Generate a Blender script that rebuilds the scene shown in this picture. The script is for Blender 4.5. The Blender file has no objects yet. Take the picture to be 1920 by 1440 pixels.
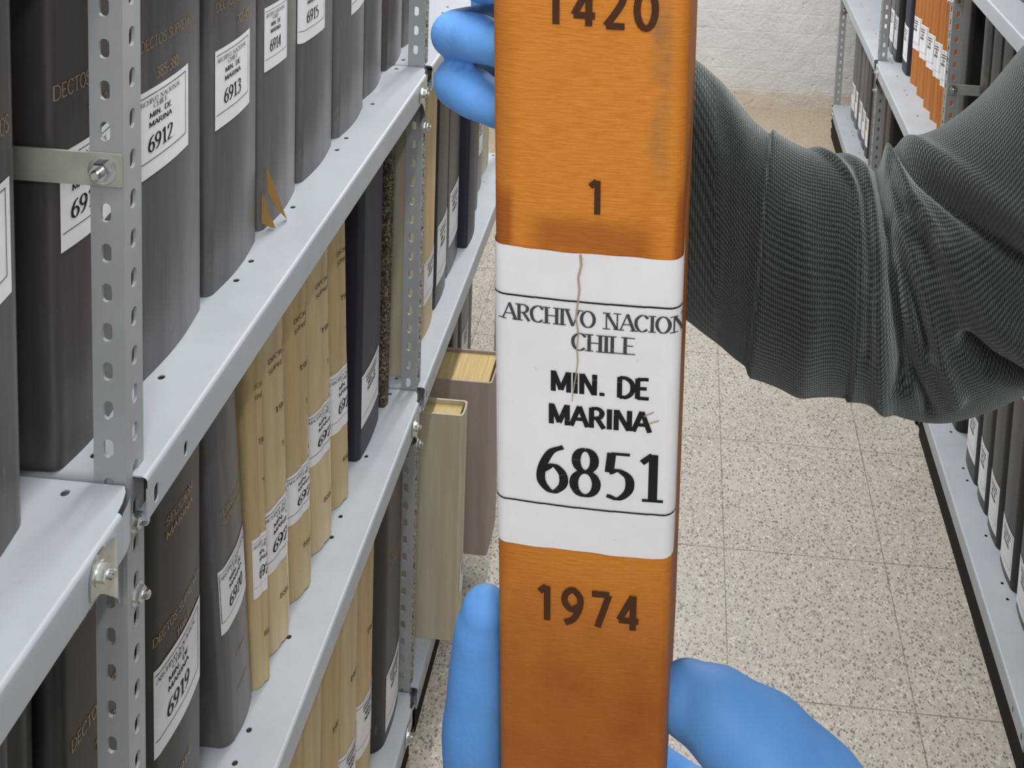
import bpy, bmesh, math, random
import numpy as np
from mathutils import Vector, Matrix, geometry
random.seed(7)
S = bpy.context.scene
COL = S.collection

# ------------------------------------------------------------------ camera
F_PX, CX, CY = 2039.66, 1164.43, -368.38          # lower crop of a larger upright photograph
YAW, PIT, ROL = 0.0652052, 0.1133457, -0.0430614
EYE = Vector((0, 0, 1.80))
fw = Vector((-math.sin(YAW)*math.cos(PIT), math.cos(YAW)*math.cos(PIT), -math.sin(PIT)))
r0 = Vector((math.cos(YAW), math.sin(YAW), 0)); d0 = fw.cross(r0)
RT = math.cos(ROL)*r0 + math.sin(ROL)*d0
DN = -math.sin(ROL)*r0 + math.cos(ROL)*d0
cd = bpy.data.cameras.new('camera'); cam = bpy.data.objects.new('camera', cd); COL.objects.link(cam)
m = Matrix((RT, -DN, -fw)).transposed().to_4x4(); m.translation = EYE
cam.matrix_world = m
cd.sensor_width = 36.0; cd.sensor_fit = 'HORIZONTAL'
cd.lens = F_PX/1920*36.0
cd.shift_x = (960-CX)/1920; cd.shift_y = (CY-720)/1920
cd.clip_start = 0.02; cd.clip_end = 50
S.camera = cam

# ------------------------------------------------------------------ light and exposure
S.view_settings.view_transform = 'Standard'; S.view_settings.look = 'None'
S.view_settings.gamma = 1.0; S.view_settings.exposure = 0.0
w = bpy.data.worlds.new('world'); S.world = w; w.use_nodes = True
w.node_tree.nodes['Background'].inputs[0].default_value = (0.80, 0.88, 1.0, 1)
w.node_tree.nodes['Background'].inputs[1].default_value = 0.0
def area(name, loc, sx, sy, power, col=(1, .97, .92), rot=(0, 0, 0)):
    l = bpy.data.lights.new(name, 'AREA'); l.shape = 'RECTANGLE'; l.size = sx; l.size_y = sy
    l.energy = power; l.color = col
    o = bpy.data.objects.new(name, l); COL.objects.link(o); o.location = loc; o.rotation_euler = rot
    return o
for x, y, e in ((0.16, -0.85, 18.5), (-0.165, 0.70, 11.5), (-0.165, 2.15, 13.5), (-0.165, 3.65, 27.0)):
    area('ceiling_tube_light', (x, y, 2.45), 0.07, 1.25, e, (1, .99, .98))
area('fill_light', (0.25, 0.55, 2.46), 0.8, 2.2, 3.4, (0.93, 0.97, 1))  # unseen fill, added to lift the gloves and sleeve
area('fill_light', (0.25, 3.65, 2.46), 0.9, 1.3, 14.0, (0.95, 0.98, 1))  # unseen fill, added to brighten the end wall

def at(px, py, d):                       # point seen at a photo pixel, d metres along the optical axis
    return EYE + d*((px-CX)/F_PX*RT + (py-CY)/F_PX*DN + fw)

# ------------------------------------------------------------------ materials
def lin(r, g, b):
    f = lambda c: (c/255/12.92) if c/255 <= .04045 else ((c/255+.055)/1.055)**2.4
    return (f(r), f(g), f(b), 1)
class NT:
    def __init__(s, name, rough=.6, metal=0, spec=.5):
        s.m = bpy.data.materials.new(name); s.m.use_nodes = True
        s.t = s.m.node_tree; s.b = s.t.nodes['Principled BSDF']
        s.b.inputs['Roughness'].default_value = rough; s.b.inputs['Metallic'].default_value = metal
        s.b.inputs['Specular IOR Level'].default_value = spec
        s.co = s.t.nodes.new('ShaderNodeTexCoord')
    def n(s, typ, **kw):
        nd = s.t.nodes.new('ShaderNode'+typ)
        for k, v in kw.items():
            if k in nd.inputs: nd.inputs[k].default_value = v
            else: setattr(nd, k, v)
        return nd
    def l(s, a, b): s.t.links.new(a, b)
    def mapping(s, scale=(1, 1, 1), coord='Object', rot=(0, 0, 0)):
        mp = s.n('Mapping'); mp.inputs['Scale'].default_value = scale; mp.inputs['Rotation'].default_value = rot
        s.l(s.co.outputs[coord], mp.inputs[0]); return mp.outputs[0]
    def noise(s, scale, detail=4, rough=.6, vec=None):
        nd = s.n('TexNoise'); nd.inputs['Scale'].default_value = scale
        nd.inputs['Detail'].default_value = detail; nd.inputs['Roughness'].default_value = rough
        s.l(vec if vec is not None else s.co.outputs['Object'], nd.inputs['Vector']); return nd.outputs['Fac']
    def ramp(s, fac, stops):
        r = s.n('ValToRGB'); e = r.color_ramp.elements
        while len(e) < len(stops): e.new(.5)
        for el, (p, c) in zip(e, stops):
            el.position = p; el.color = c if len(c) == 4 else (*c, 1)
        s.l(fac, r.inputs[0]); return r.outputs[0]
    def mix(s, fac, a, b, mode='MIX'):
        x = s.n('MixRGB', blend_type=mode)
        for inp, v in zip(x.inputs, (fac, a, b)):
            if isinstance(v, (int, float)): inp.default_value = v
            elif isinstance(v, (tuple, list)): inp.default_value = v
            else: s.l(v, inp)
        return x.outputs[0]
    def math(s, op, a, b=0):
        x = s.n('Math', operation=op)
        for inp, v in zip(x.inputs, (a, b)):
            if isinstance(v, (int, float)): inp.default_value = v
            else: s.l(v, inp)
        return x.outputs[0]
    def base(s, c):
        if isinstance(c, tuple): s.b.inputs['Base Color'].default_value = c
        else: s.l(c, s.b.inputs['Base Color'])
    def bump(s, h, strength=.3, dist=.001):
        b = s.n('Bump'); b.inputs['Strength'].default_value = strength; b.inputs['Distance'].default_value = dist
        s.l(h, b.inputs['Height']); s.l(b.outputs[0], s.b.inputs['Normal'])

W, K = (1, 1, 1, 1), (0, 0, 0, 1)
def mat_paint(name, c1, c2, rough=.42):
    t = NT(name, rough)
    f = t.ramp(t.noise(9, 5), [(.35, c1), (.7, c2)])
    sc = t.ramp(t.noise(120, 3), [(.70, K), (.78, W)])
    t.base(t.mix(t.math('MULTIPLY', sc, .25), f, lin(95, 92, 88)))
    t.bump(t.noise(450, 2), .06, .0005)
    return t.m
M = {}
M['steel'] = mat_paint('grey_painted_steel', lin(164, 171, 178), lin(174, 181, 188))
M['post'] = mat_paint('grey_painted_post', lin(150, 154, 156), lin(163, 167, 170))
def mat_worn():
    t = NT('worn_painted_edge', .5)
    n = t.ramp(t.noise(210, 4, .7), [(.46, lin(170, 172, 172)), (.56, lin(74, 68, 60))]); t.base(n); return t.m
def mat_zinc():
    t = NT('zinc_plated_steel', .24, 1.0)
    t.base(t.ramp(t.noise(60, 3), [(.3, lin(190, 195, 192)), (.7, lin(225, 228, 224))])); return t.m
M['zinc'] = mat_zinc(); M['worn'] = mat_worn()
def mat_strap():
    t = NT('greenish_grey_strap', .42)
    t.base(t.ramp(t.noise(30, 4), [(.3, lin(150, 154, 142)), (.7, lin(170, 173, 160))])); return t.m
M['strap'] = mat_strap()
def mat_flat(name, c, rough=.7, spec=.3):
    t = NT(name, rough, 0, spec)
    t.base(t.mix(t.math('MULTIPLY', t.noise(220, 3), .35), c, (c[0]*.7, c[1]*.7, c[2]*.7, 1))); return t.m
M['ink'] = mat_flat('black_ink', lin(26, 25, 28), .6)
M['greyink'] = mat_flat('grey_ink', lin(70, 70, 76), .6)
M['stamp'] = mat_flat('brown_stamp_ink', lin(74, 44, 22), .7)
M['gilt'] = mat_flat('worn_gilt', lin(176, 150, 104), .45)
M['gilt2'] = mat_flat('dull_gilt', lin(158, 138, 102), .5)
M['brownink'] = mat_flat('dark_brown_ink', lin(60, 48, 36), .7)
M['tear'] = mat_flat('torn_paper_edge', lin(176, 158, 138), .8)
def mat_paper(name, c1, c2):
    t = NT(name, .65, 0, .3)
    a = t.ramp(t.noise(25, 5), [(.3, c1), (.7, c2)])
    sp = t.ramp(t.noise(300, 2), [(.72, K), (.8, W)])
    t.base(t.mix(t.math('MULTIPLY', sp, .3), a, lin(150, 140, 128)))
    t.bump(t.noise(60, 4), .15, .001); return t.m
M['label'] = mat_paper('white_label_paper', lin(226, 226, 230), lin(236, 236, 240))
M['label_old'] = mat_paper('aged_label_paper', lin(208, 206, 204), lin(226, 225, 224))
def mat_cloth(name, dark, mid, streak, rough=.5, worn=.5, wear=lin(128, 125, 120)):
    t = NT(name, rough, 0, .5)
    v = t.mapping((26, 26, 2.2))
    a = t.ramp(t.noise(1.6, 6, .65, v), [(.3, dark), (.62, mid), (.85, streak)])
    b = t.ramp(t.noise(3.4, 6, .7, t.mapping((16, 16, 5))), [(.62, K), (.85, W)])
    c = t.mix(t.math('MULTIPLY', b, worn), a, wear)
    sc = t.ramp(t.noise(2.6, 3, .5, t.mapping((60, 60, 14))), [(.72, K), (.76, W)])
    c = t.mix(t.math('MULTIPLY', sc, worn*.5), c, lin(168, 160, 148))
    t.base(c)
    t.bump(t.noise(700, 2), .12, .0006); return t.m
M['grey'] = mat_cloth('worn_grey_cloth', lin(74, 73, 75), lin(98, 97, 99), lin(130, 129, 128), .33, .6, lin(150, 147, 142))
M['grey2'] = mat_cloth('scuffed_grey_cloth', lin(80, 79, 80), lin(106, 105, 105), lin(142, 138, 131), .34, .8, lin(156, 152, 144))
M['taupe'] = mat_cloth('brownish_grey_cloth', lin(60, 57, 56), lin(78, 74, 73), lin(104, 100, 97), .34)
M['black'] = mat_cloth('black_cloth', lin(36, 34, 34), lin(46, 43, 42), lin(64, 60, 58), .36, .35, lin(110, 100, 92))
M['navy'] = mat_cloth('navy_cloth', lin(34, 33, 52), lin(40, 39, 58), lin(58, 54, 66), .45, .15, lin(90, 84, 90))
M['vellum'] = mat_cloth('cream_vellum', lin(188, 168, 128), lin(214, 197, 160), lin(226, 214, 186), .55, .5, lin(140, 116, 82))
M['vellum2'] = mat_cloth('yellowed_vellum', lin(180, 157, 114), lin(204, 184, 142), lin(222, 206, 170), .55, .5, lin(132, 108, 74))
M['pale'] = mat_cloth('pale_grey_vellum', lin(182, 172, 150), lin(204, 194, 170), lin(216, 208, 190), .6, .4, lin(150, 130, 110))
M['mauve'] = mat_cloth('faded_mauve_boards', lin(156, 144, 140), lin(172, 158, 150), lin(186, 170, 152), .6, .3)
M['orange2'] = mat_cloth('orange_cloth_worn', lin(160, 98, 40), lin(182, 112, 48), lin(190, 124, 62), .55, .35, lin(120, 70, 30))
def mat_marble():
    t = NT('speckled_marbled_paper', .6)
    t.base(t.ramp(t.noise(240, 4, .75), [(.44, lin(34, 30, 28)), (.52, lin(80, 70, 58)), (.62, lin(150, 130, 100))])); return t.m
M['marble'] = mat_marble()
def mat_pages():
    t = NT('old_page_edges', .8, 0, .2)
    v = t.mapping((500, 6, 6))
    t.base(t.ramp(t.noise(2, 4, .6, v), [(.3, lin(176, 150, 96)), (.6, lin(214, 192, 142)), (.8, lin(228, 210, 168))]))
    t.bump(t.noise(2, 3, .6, v), .5, .001); return t.m
M['pages'] = mat_pages()
def mat_orange():
    t = NT('orange_book_cloth', .55, 0, .35)
    weave = t.noise(1.0, 3, .6, t.mapping((130, 130, 1300)))
    base = t.ramp(weave, [(.25, lin(194, 117, 36)), (.55, lin(210, 133, 46)), (.85, lin(220, 148, 66))])
    blot = t.ramp(t.noise(16, 5, .6), [(.5, K), (.75, W)])
    c = t.mix(t.math('MULTIPLY', blot, .35), base, lin(160, 84, 18))
    # dark water marks beside the label: irregular stains of the cloth itself
    sx = t.n('SeparateXYZ'); t.l(t.co.outputs['Object'], sx.inputs[0])
    n2 = t.noise(22, 4); nz = t.math('MULTIPLY', t.math('SUBTRACT', n2, .5), .022)
    z = t.math('ADD', sx.outputs[2], nz); ax = t.math('ABSOLUTE', t.math('ADD', sx.outputs[0], -.002))
    def band(z0, z1, v): 
        r = t.n('MapRange', interpolation_type='SMOOTHSTEP'); t.l(v, r.inputs[0])
        r.inputs[1].default_value = z0; r.inputs[2].default_value = z1; return r.outputs[0]
    top_edge = t.math('MULTIPLY', t.math('MULTIPLY', band(.070, .061, z), band(.05, .056, z)), band(.026, .016, ax))
    sides = t.math('MULTIPLY', t.math('MULTIPLY', band(.088, .072, z), band(.050, .056, z)), band(.0275, .031, t.math('ADD', ax, t.math('MULTIPLY', nz, .15))))
    low = t.math('MULTIPLY', band(-.06, -.15, z), t.math('ADD', .35, t.math('MULTIPLY', t.noise(30, 5, .65), .7)))  # shade painted in towards the foot, broken up by stains
    ey = t.math('MULTIPLY', band(.026, .033, ax), .35)
    st = t.math('MAXIMUM', t.math('MULTIPLY', top_edge, .6), t.math('MULTIPLY', sides, .8))
    st = t.math('MAXIMUM', st, t.math('MAXIMUM', low, ey))
    c = t.mix(st, c, lin(142, 70, 12))
    g = t.math('MULTIPLY', t.math('MULTIPLY', band(.018, .0235, sx.outputs[0]), band(.030, .026, sx.outputs[0])), band(.075, .1, z))
    c = t.mix(t.math('MULTIPLY', g, t.math('MULTIPLY', t.ramp(t.noise(40, 5, .7), [(.35, K), (.7, W)]), .7)), c, lin(112, 98, 74))
    t.base(c); t.bump(weave, .35, .0006); return t.m
M['orange'] = mat_orange()
def mat_glove():
    t = NT('blue_nitrile', .52, 0, .22)
    t.base(t.ramp(t.noise(14, 4), [(.3, lin(92, 149, 217)), (.7, lin(102, 160, 228))]))
    t.b.inputs['Subsurface Weight'].default_value = .08
    t.b.inputs['Subsurface Radius'].default_value = (.004, .006, .01)
    h = t.math('ADD', t.noise(75, 5, .6), t.math('MULTIPLY', t.noise(900, 1), .04))
    t.bump(h, .22, .004); return t.m
M['glove'] = mat_glove()
def mat_knit(name, rib=False):
    t = NT(name, .9, 0, .1)
    uv = t.co.outputs['UV']
    sx = t.n('SeparateXYZ'); t.l(uv, sx.inputs[0])
    u = t.math('ADD', sx.outputs[0], t.math('MULTIPLY', t.noise(90, 2), .0012))
    v = t.math('ADD', sx.outputs[1], t.math('MULTIPLY', t.noise(70, 2), .0012))
    row = t.math('SINE', t.math('MULTIPLY', t.math('ADD', v, t.math('MULTIPLY', u, -.55 if rib else 0)), 2*math.pi/(.0040 if rib else .00125)))
    stc = t.math('SINE', t.math('MULTIPLY', t.math('ADD', u, t.math('MULTIPLY', row, .00012)), 2*math.pi/(.0016 if rib else .00125)))
    h = t.math('ADD', t.math('MULTIPLY', row, .26 if rib else .32), t.math('ADD', t.math('MULTIPLY', stc, .36), t.math('MULTIPLY', t.math('SUBTRACT', t.noise(900, 2), .5), .9)))
    fac = t.n('MapRange'); t.l(h, fac.inputs[0]); fac.inputs[1].default_value = -.8; fac.inputs[2].default_value = .8
    fl = t.ramp(t.noise(20, 4), [(.3, (.85, .85, .85, 1)), (.7, (1.12, 1.12, 1.12, 1))])
    c = t.ramp(fac.outputs[0], [(.1, lin(15, 17, 18)), (.55, lin(42, 48, 47)), (.95, lin(78, 88, 85))])
    t.base(t.mix(1, c, fl, 'MULTIPLY'))
    t.bump(fac.outputs[0], .6, .0008)
    t.b.inputs['Sheen Weight'].default_value = .38; t.b.inputs['Sheen Roughness'].default_value = .5
    t.b.inputs['Sheen Tint'].default_value = (.75, .85, .85, 1); return t.m
M['knit'] = mat_knit('dark_green_grey_knit'); M['rib'] = mat_knit('ribbed_knit_cuff', True)
def mat_terrazzo():
    t = NT('terrazzo_tiles', .38, 0, .4)
    P = t.co.outputs['Object']
    c = t.ramp(t.noise(5, 5), [(.3, lin(164, 157, 147)), (.7, lin(180, 173, 162))])
    c = t.mix(t.math('MULTIPLY', t.ramp(t.noise(90, 4, .7), [(.4, K), (.7, W)]), .5), c, lin(212, 204, 190))
    def chips(scale, thr, col, c, seed, amt=1.0):
        v = t.n('TexVoronoi', feature='F1'); v.inputs['Scale'].default_value = scale
        mp = t.n('Mapping'); mp.inputs['Location'].default_value = (seed, seed*.7, 0); mp.inputs['Rotation'].default_value = (0, 0, seed)
        mp.inputs['Scale'].default_value = (1, .8, 1)
        ad = t.mix(.02, P, t.n('TexNoise', Scale=60.0).outputs['Color'])
        t.l(P, mp.inputs[0]); t.l(mp.outputs[0], v.inputs['Vector'])
        sep = t.n('SeparateColor'); t.l(v.outputs['Color'], sep.inputs[0])
        size = t.math('MULTIPLY', sep.outputs[0], thr)
        nz = t.math('MULTIPLY', t.math('SUBTRACT', t.noise(scale*2.2, 2), .5), .35)
        d = t.math('ADD', v.outputs['Distance'], nz)
        f = t.math('LESS_THAN', d, size)
        f = t.math('MULTIPLY', f, t.math('GREATER_THAN', sep.outputs[1], .45))
        return t.mix(t.math('MULTIPLY', f, amt), c, col)
    c = chips(165, .55, lin(208, 200, 188), c, 1.3, .8)
    c = chips(215, .52, lin(126, 121, 114), c, 4.1, .8)
    c = chips(135, .44, lin(104, 103, 104), c, 7.7, .8)
    c = chips(185, .42, lin(84, 84, 86), c, 5.2, .8)
    c = chips(260, .5, lin(150, 126, 102), c, 2.9, .7)
    sx = t.n('SeparateXYZ'); t.l(P, sx.inputs[0])
    def joint(o, off):
        a = t.math('MULTIPLY', t.math('ADD', o, off), 1/.333)
        fr = t.math('ABSOLUTE', t.math('SUBTRACT', t.math('FRACT', t.math('ADD', a, 100)), .5))
        return t.math('GREATER_THAN', fr, .5-.0011/.333)
    j = t.math('MAXIMUM', joint(sx.outputs[0], -.146), joint(sx.outputs[1], -2.44))
    c = t.mix(t.math('MULTIPLY', j, t.math('ADD', .25, t.math('MULTIPLY', t.noise(12, 3), .8))), c, lin(88, 80, 72))
    # worn beige traffic dirt along the end wall
    mr = t.n('MapRange', interpolation_type='SMOOTHSTEP'); t.l(t.math('ADD', sx.outputs[1], t.math('MULTIPLY', t.noise(4, 4), .8)), mr.inputs[0])
    mr.inputs[1].default_value = 3.5; mr.inputs[2].default_value = 4.7
    c = t.mix(t.math('MULTIPLY', mr.outputs[0], .6), c, lin(172, 154, 126))
    t.base(c); return t.m
M['floor'] = mat_terrazzo()
def mat_brickwall():
    t = NT('white_painted_brick', .55, 0, .3)
    mp = t.n('Mapping'); mp.inputs['Rotation'].default_value = (math.pi/2, 0, 0)
    t.l(t.co.outputs['Object'], mp.inputs[0])
    br = t.n('TexBrick', offset=.5); t.l(mp.outputs[0], br.inputs[0])
    br.inputs['Scale'].default_value = 1; br.inputs['Brick Width'].default_value = .29; br.inputs['Row Height'].default_value = .085
    br.inputs['Mortar Size'].default_value = .006; br.inputs['Mortar Smooth'].default_value = 1
    h = t.math('ADD', t.math('MULTIPLY', t.math('MULTIPLY', br.outputs['Fac'], t.noise(3, 3)), -.16), t.math('MULTIPLY', t.noise(14, 7, .62), 1.5))
    pit = t.ramp(t.noise(30, 3), [(.66, K), (.74, W)])
    h = t.math('SUBTRACT', h, t.math('MULTIPLY', pit, .5))
    c = t.ramp(t.noise(5, 5), [(.3, lin(222, 221, 220)), (.7, lin(234, 233, 232))])
    sx = t.n('SeparateXYZ'); t.l(t.co.outputs['Object'], sx.inputs[0])
    mr = t.n('MapRange', interpolation_type='SMOOTHSTEP'); t.l(t.math('ADD', sx.outputs[2], t.math('MULTIPLY', t.noise(9, 4), .05)), mr.inputs[0])
    mr.inputs[1].default_value = .125; mr.inputs[2].default_value = .085
    c = t.mix(t.math('MULTIPLY', mr.outputs[0], .55), c, lin(206, 192, 162))
    t.base(c); t.bump(h, .55, .012); return t.m
M['wall'] = mat_brickwall()
M['ceiling'] = mat_flat('white_ceiling', lin(165, 165, 162), .9)
M['skin'] = mat_flat('skin', lin(196, 148, 120), .55)
M['trouser'] = mat_flat('dark_trouser_cloth', lin(42, 44, 52), .9)
M['hair'] = mat_flat('dark_hair', lin(36, 28, 24), .6)
M['red'] = mat_flat('dark_red_cloth', lin(120, 24, 34), .6)
M['mattblack'] = mat_flat('matt_black', lin(30, 27, 24), .95)

# ------------------------------------------------------------------ object helpers
def obj(name, verts, faces, mat, parent=None, smooth=None, uv=None):
    me = bpy.data.meshes.new(name); me.from_pydata([tuple(v) for v in verts], [], [tuple(f) for f in faces]); me.update()
    if isinstance(mat, (list, tuple)):
        for q in mat: me.materials.append(q)
    else: me.materials.append(mat)
    o = bpy.data.objects.new(name, me); COL.objects.link(o)
    if parent: o.parent = parent
    if smooth is not None: shade(o, smooth)
    return o
def shade(o, deg):
    bm = bmesh.new(); bm.from_mesh(o.data)
    bmesh.ops.recalc_face_normals(bm, faces=bm.faces)
    th = math.radians(deg)
    for f in bm.faces: f.smooth = True
    for e in bm.edges:
        e.smooth = not (len(e.link_faces) == 2 and e.calc_face_angle(0) > th)
    bm.to_mesh(o.data); bm.free()
def tag(o, label=None, cat=None, group=None, kind=None):
    if label: o['label'] = label
    if cat: o['category'] = cat
    if group: o['group'] = group
    if kind: o['kind'] = kind
    return o
def empty(name, loc, label, cat, group=None):
    o = bpy.data.objects.new(name, None); COL.objects.link(o); o.location = loc; o.empty_display_size = .05
    return tag(o, label, cat, group)
class MB:
    def __init__(s): s.v = []; s.f = []
    def add(s, v, f):
        k = len(s.v); s.v += [tuple(x) for x in v]; s.f += [tuple(i+k for i in q) for q in f]; return s
    def box(s, a, b):
        (x0, y0, z0), (x1, y1, z1) = a, b
        return s.add([(x0,y0,z0),(x1,y0,z0),(x1,y1,z0),(x0,y1,z0),(x0,y0,z1),(x1,y0,z1),(x1,y1,z1),(x0,y1,z1)],
              [(0,3,2,1),(4,5,6,7),(0,1,5,4),(1,2,6,5),(2,3,7,6),(3,0,4,7)])
    def plate(s, outer, holes, T, t):
        """flat plate with through holes; T maps (u, v, w) to 3D, w from 0 to t"""
        vs = []; loops = []
        for lp in [outer]+holes:
            k = len(vs); vs += [Vector(p) for p in lp]; loops.append(list(range(k, k+len(lp))))
        r = geometry.delaunay_2d_cdt(vs, [], loops, 5, 1e-7)
        pv, pf = r[0], r[2]
        n = len(pv)
        A = [T(p.x, p.y, 0) for p in pv]; B = [T(p.x, p.y, t) for p in pv]
        f = [tuple(q) for q in pf]+[tuple(i+n for i in reversed(q)) for q in pf]
        from collections import Counter
        c = Counter()
        for q in pf:
            for i in range(len(q)): c[(q[i], q[(i+1) % len(q)])] += 1
        for (i, j) in list(c):
            if (j, i) not in c: f.append((j, i, i+n, j+n))
        return s.add(A+B, f)
    def obj(s, name, mat, parent=None, smooth=30): return obj(name, s.v, s.f, mat, parent, smooth)
def slot(cx, cy, w, h, n=6):
    """stadium outline, taller than wide"""
    r = w/2; k = h/2-r; p = []
    for i in range(n+1):
        a = math.pi*i/n; p.append((cx+r*math.cos(a), cy+k+r*math.sin(a)))
    for i in range(n+1):
        a = math.pi+math.pi*i/n; p.append((cx+r*math.cos(a), cy-k+r*math.sin(a)))
    return p
def disc(cx, cy, r, n=12): return [(cx+r*math.cos(2*math.pi*i/n), cy+r*math.sin(2*math.pi*i/n)) for i in range(n)]

# ------------------------------------------------------------------ lettering: pen strokes
def cat(pts, n=6, closed=False):
    P = [Vector(p) for p in pts]; out = []
    N = len(P)
    rng = range(N) if closed else range(N-1)
    for i in rng:
        p1, p2 = P[i], P[(i+1) % N]
        p0 = P[i-1] if (closed or i > 0) else p1*2-p2
        p3 = P[(i+2) % N] if (closed or i+2 < N) else p2*2-p1
        for k in range(n):
            t = k/n
            out.append(.5*((2*p1)+(p2-p0)*t+(2*p0-5*p1+4*p2-p3)*t*t+(3*p1-p0-3*p2+p3)*t**3))
    out.append(P[0].copy() if closed else P[-1])
    return out
def ell(cx, cy, rx, ry, n=20): return [Vector((cx+rx*math.sin(2*math.pi*i/n), cy+ry*math.cos(2*math.pi*i/n))) for i in range(n+1)]
def ln(*p):
    out = []
    for a, b in zip(p, p[1:]):
        a, b = Vector(a), Vector(b); n = max(2, int((b-a).length/.22)+1)
        seg = [a.lerp(b, i/(n-1)) for i in range(n)]; out.append(seg)
    return out
six = [cat([(.47,.985),(.24,.85),(.08,.5),(.08,.2),(.27,.015),(.46,.16),(.47,.4),(.3,.58),(.12,.47)])]
GL = {
 '0': (.54, [ell(.27,.5,.22,.485)]), '1': (.50, ln((.29,0),(.29,1))+ln((.27,.985),(.08,.82))),
 '2': (.54, [cat([(.06,.74),(.11,.91),(.27,.985),(.44,.89),(.44,.68),(.28,.38),(.05,.04)])]+ln((.05,.035),(.5,.035))),
 '3': (.54, [cat([(.08,.86),(.26,.985),(.43,.86),(.40,.65),(.2,.54)]), cat([(.2,.54),(.42,.47),(.47,.25),(.32,.03),(.14,.02),(.04,.13)])]),
 '4': (.56, ln((.39,0),(.39,1))+ln((.38,.98),(.03,.28))+ln((.02,.27),(.54,.27))),
 '5': (.54, ln((.13,.96),(.47,.96))+ln((.14,.97),(.10,.56))+[cat([(.10,.55),(.27,.61),(.46,.46),(.46,.2),(.28,.015),(.06,.06)])]),
 '6': (.54, six), '7': (.54, ln((.04,.96),(.5,.96))+ln((.49,.95),(.2,0))),
 '8': (.54, [ell(.27,.755,.17,.23), ell(.27,.265,.21,.255)]),
 '9': (.54, [[Vector((.54-p.x, 1-p.y)) for p in six[0]]]),
 'A': (.76, ln((.04,0),(.38,1))+ln((.38,1),(.72,0))+ln((.17,.36),(.59,.36))),
 'C': (.70, [cat([(.64,.80),(.5,.97),(.3,.97),(.09,.74),(.06,.42),(.17,.12),(.4,.01),(.62,.16)])]),
 'D': (.76, ln((.12,0),(.12,1))+[cat([(.12,.975),(.42,.95),(.65,.7),(.65,.3),(.42,.05),(.12,.025)])]),
 'E': (.64, ln((.12,0),(.12,1))+ln((.12,.965),(.57,.965))+ln((.12,.51),(.5,.51))+ln((.12,.035),(.6,.035))),
 'H': (.76, ln((.12,0),(.12,1))+ln((.64,0),(.64,1))+ln((.12,.5),(.64,.5))),
 'I': (.32, ln((.16,0),(.16,1))),
 'L': (.60, ln((.12,0),(.12,1))+ln((.12,.035),(.57,.035))),
 'M': (.90, ln((.12,0),(.12,1))+ln((.78,0),(.78,1))+ln((.14,.97),(.45,.1))+ln((.45,.1),(.76,.97))),
 'N': (.78, ln((.12,0),(.12,1))+ln((.66,0),(.66,1))+ln((.14,.97),(.64,.03))),
 'O': (.78, [ell(.39,.5,.32,.485,24)]),
 'P': (.64, ln((.12,0),(.12,1))+[cat([(.12,.965),(.4,.96),(.54,.8),(.5,.58),(.34,.49),(.12,.49)])]),
 'R': (.70, ln((.12,0),(.12,1))+[cat([(.12,.965),(.4,.96),(.55,.8),(.5,.58),(.34,.5),(.12,.5)])]+ln((.34,.5),(.64,0))),
 'S': (.58, [cat([(.49,.83),(.37,.97),(.2,.96),(.09,.78),(.2,.59),(.4,.45),(.5,.25),(.36,.03),(.18,.02),(.06,.17)])]),
 'T': (.66, ln((.33,0),(.33,1))+ln((.03,.965),(.63,.965))),
 'U': (.74, [cat([(.12,1),(.12,.35),(.22,.06),(.5,.06),(.62,.35),(.62,1)])]),
 'V': (.74, ln((.04,1),(.38,.01))+ln((.38,.01),(.7,1))),
 '.': (.40, ln((.2,0),(.2,.16))), '-': (.40, ln((.06,.42),(.34,.42))), ' ': (.42, []),
}
THIN_FIRST = {'A': 0, 'N': 0, 'M': 0}
def glyph_polys(ch, style):
    thick, thin, serif = style
    adv, strokes = GL[ch]; quads = []
    for si, st in enumerate(strokes):
        n = len(st); L = []; Rr = []
        st_straight = n < 12 and ch not in '0689' 
        for i, p in enumerate(st):
            a = st[max(0, i-1)]; b = st[min(n-1, i+1)]
            t = (b-a)
            if t.length < 1e-9: t = Vector((0, 1))
            t.normalize(); nr = Vector((-t.y, t.x))
            k = abs(t.y)**1.4
            wd = thin+(thick-thin)*k
            if serif and ((ch == 'A' and si == 0) or (ch == 'N' and si in (0, 1)) or (ch == 'M' and si == 0) or (ch == 'V' and si == 1)): wd = thin*1.25
            if ch == '.': wd = thick*1.0
            L.append(p+nr*wd/2); Rr.append(p-nr*wd/2)
        for i in range(n-1): quads.append([L[i], Rr[i], Rr[i+1], L[i+1]])
        if serif:
            d = (st[-1]-st[0])
            if ch in 'AHIDELMNPRTV1' and abs(d.y) > .6 and len(st) < 12:
                for e in (st[0], st[-1]):
                    if (e.y < .01 or e.y > .99) and not (ch == 'A' and e.y > .5) and not (ch == 'V' and e.y < .5) and not (ch == '1' and e.y > .5):
                        sw = thick*.5+.11; y = thin*.45 if e.y < .5 else 1-thin*.45; hh = thin*.5
                        quads.append([Vector((e.x-sw, y-hh)), Vector((e.x+sw, y-hh)), Vector((e.x+sw, y+hh)), Vector((e.x-sw, y+hh))])
    return adv, quads
STY = {'serif': (.13, .05, True), 'serifbold': (.165, .058, True), 'sans': (.165, .13, False), 'stamp': (.175, .175, False), 'sansbold': (.215, .165, False), 'type': (.11, .09, False)}
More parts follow.
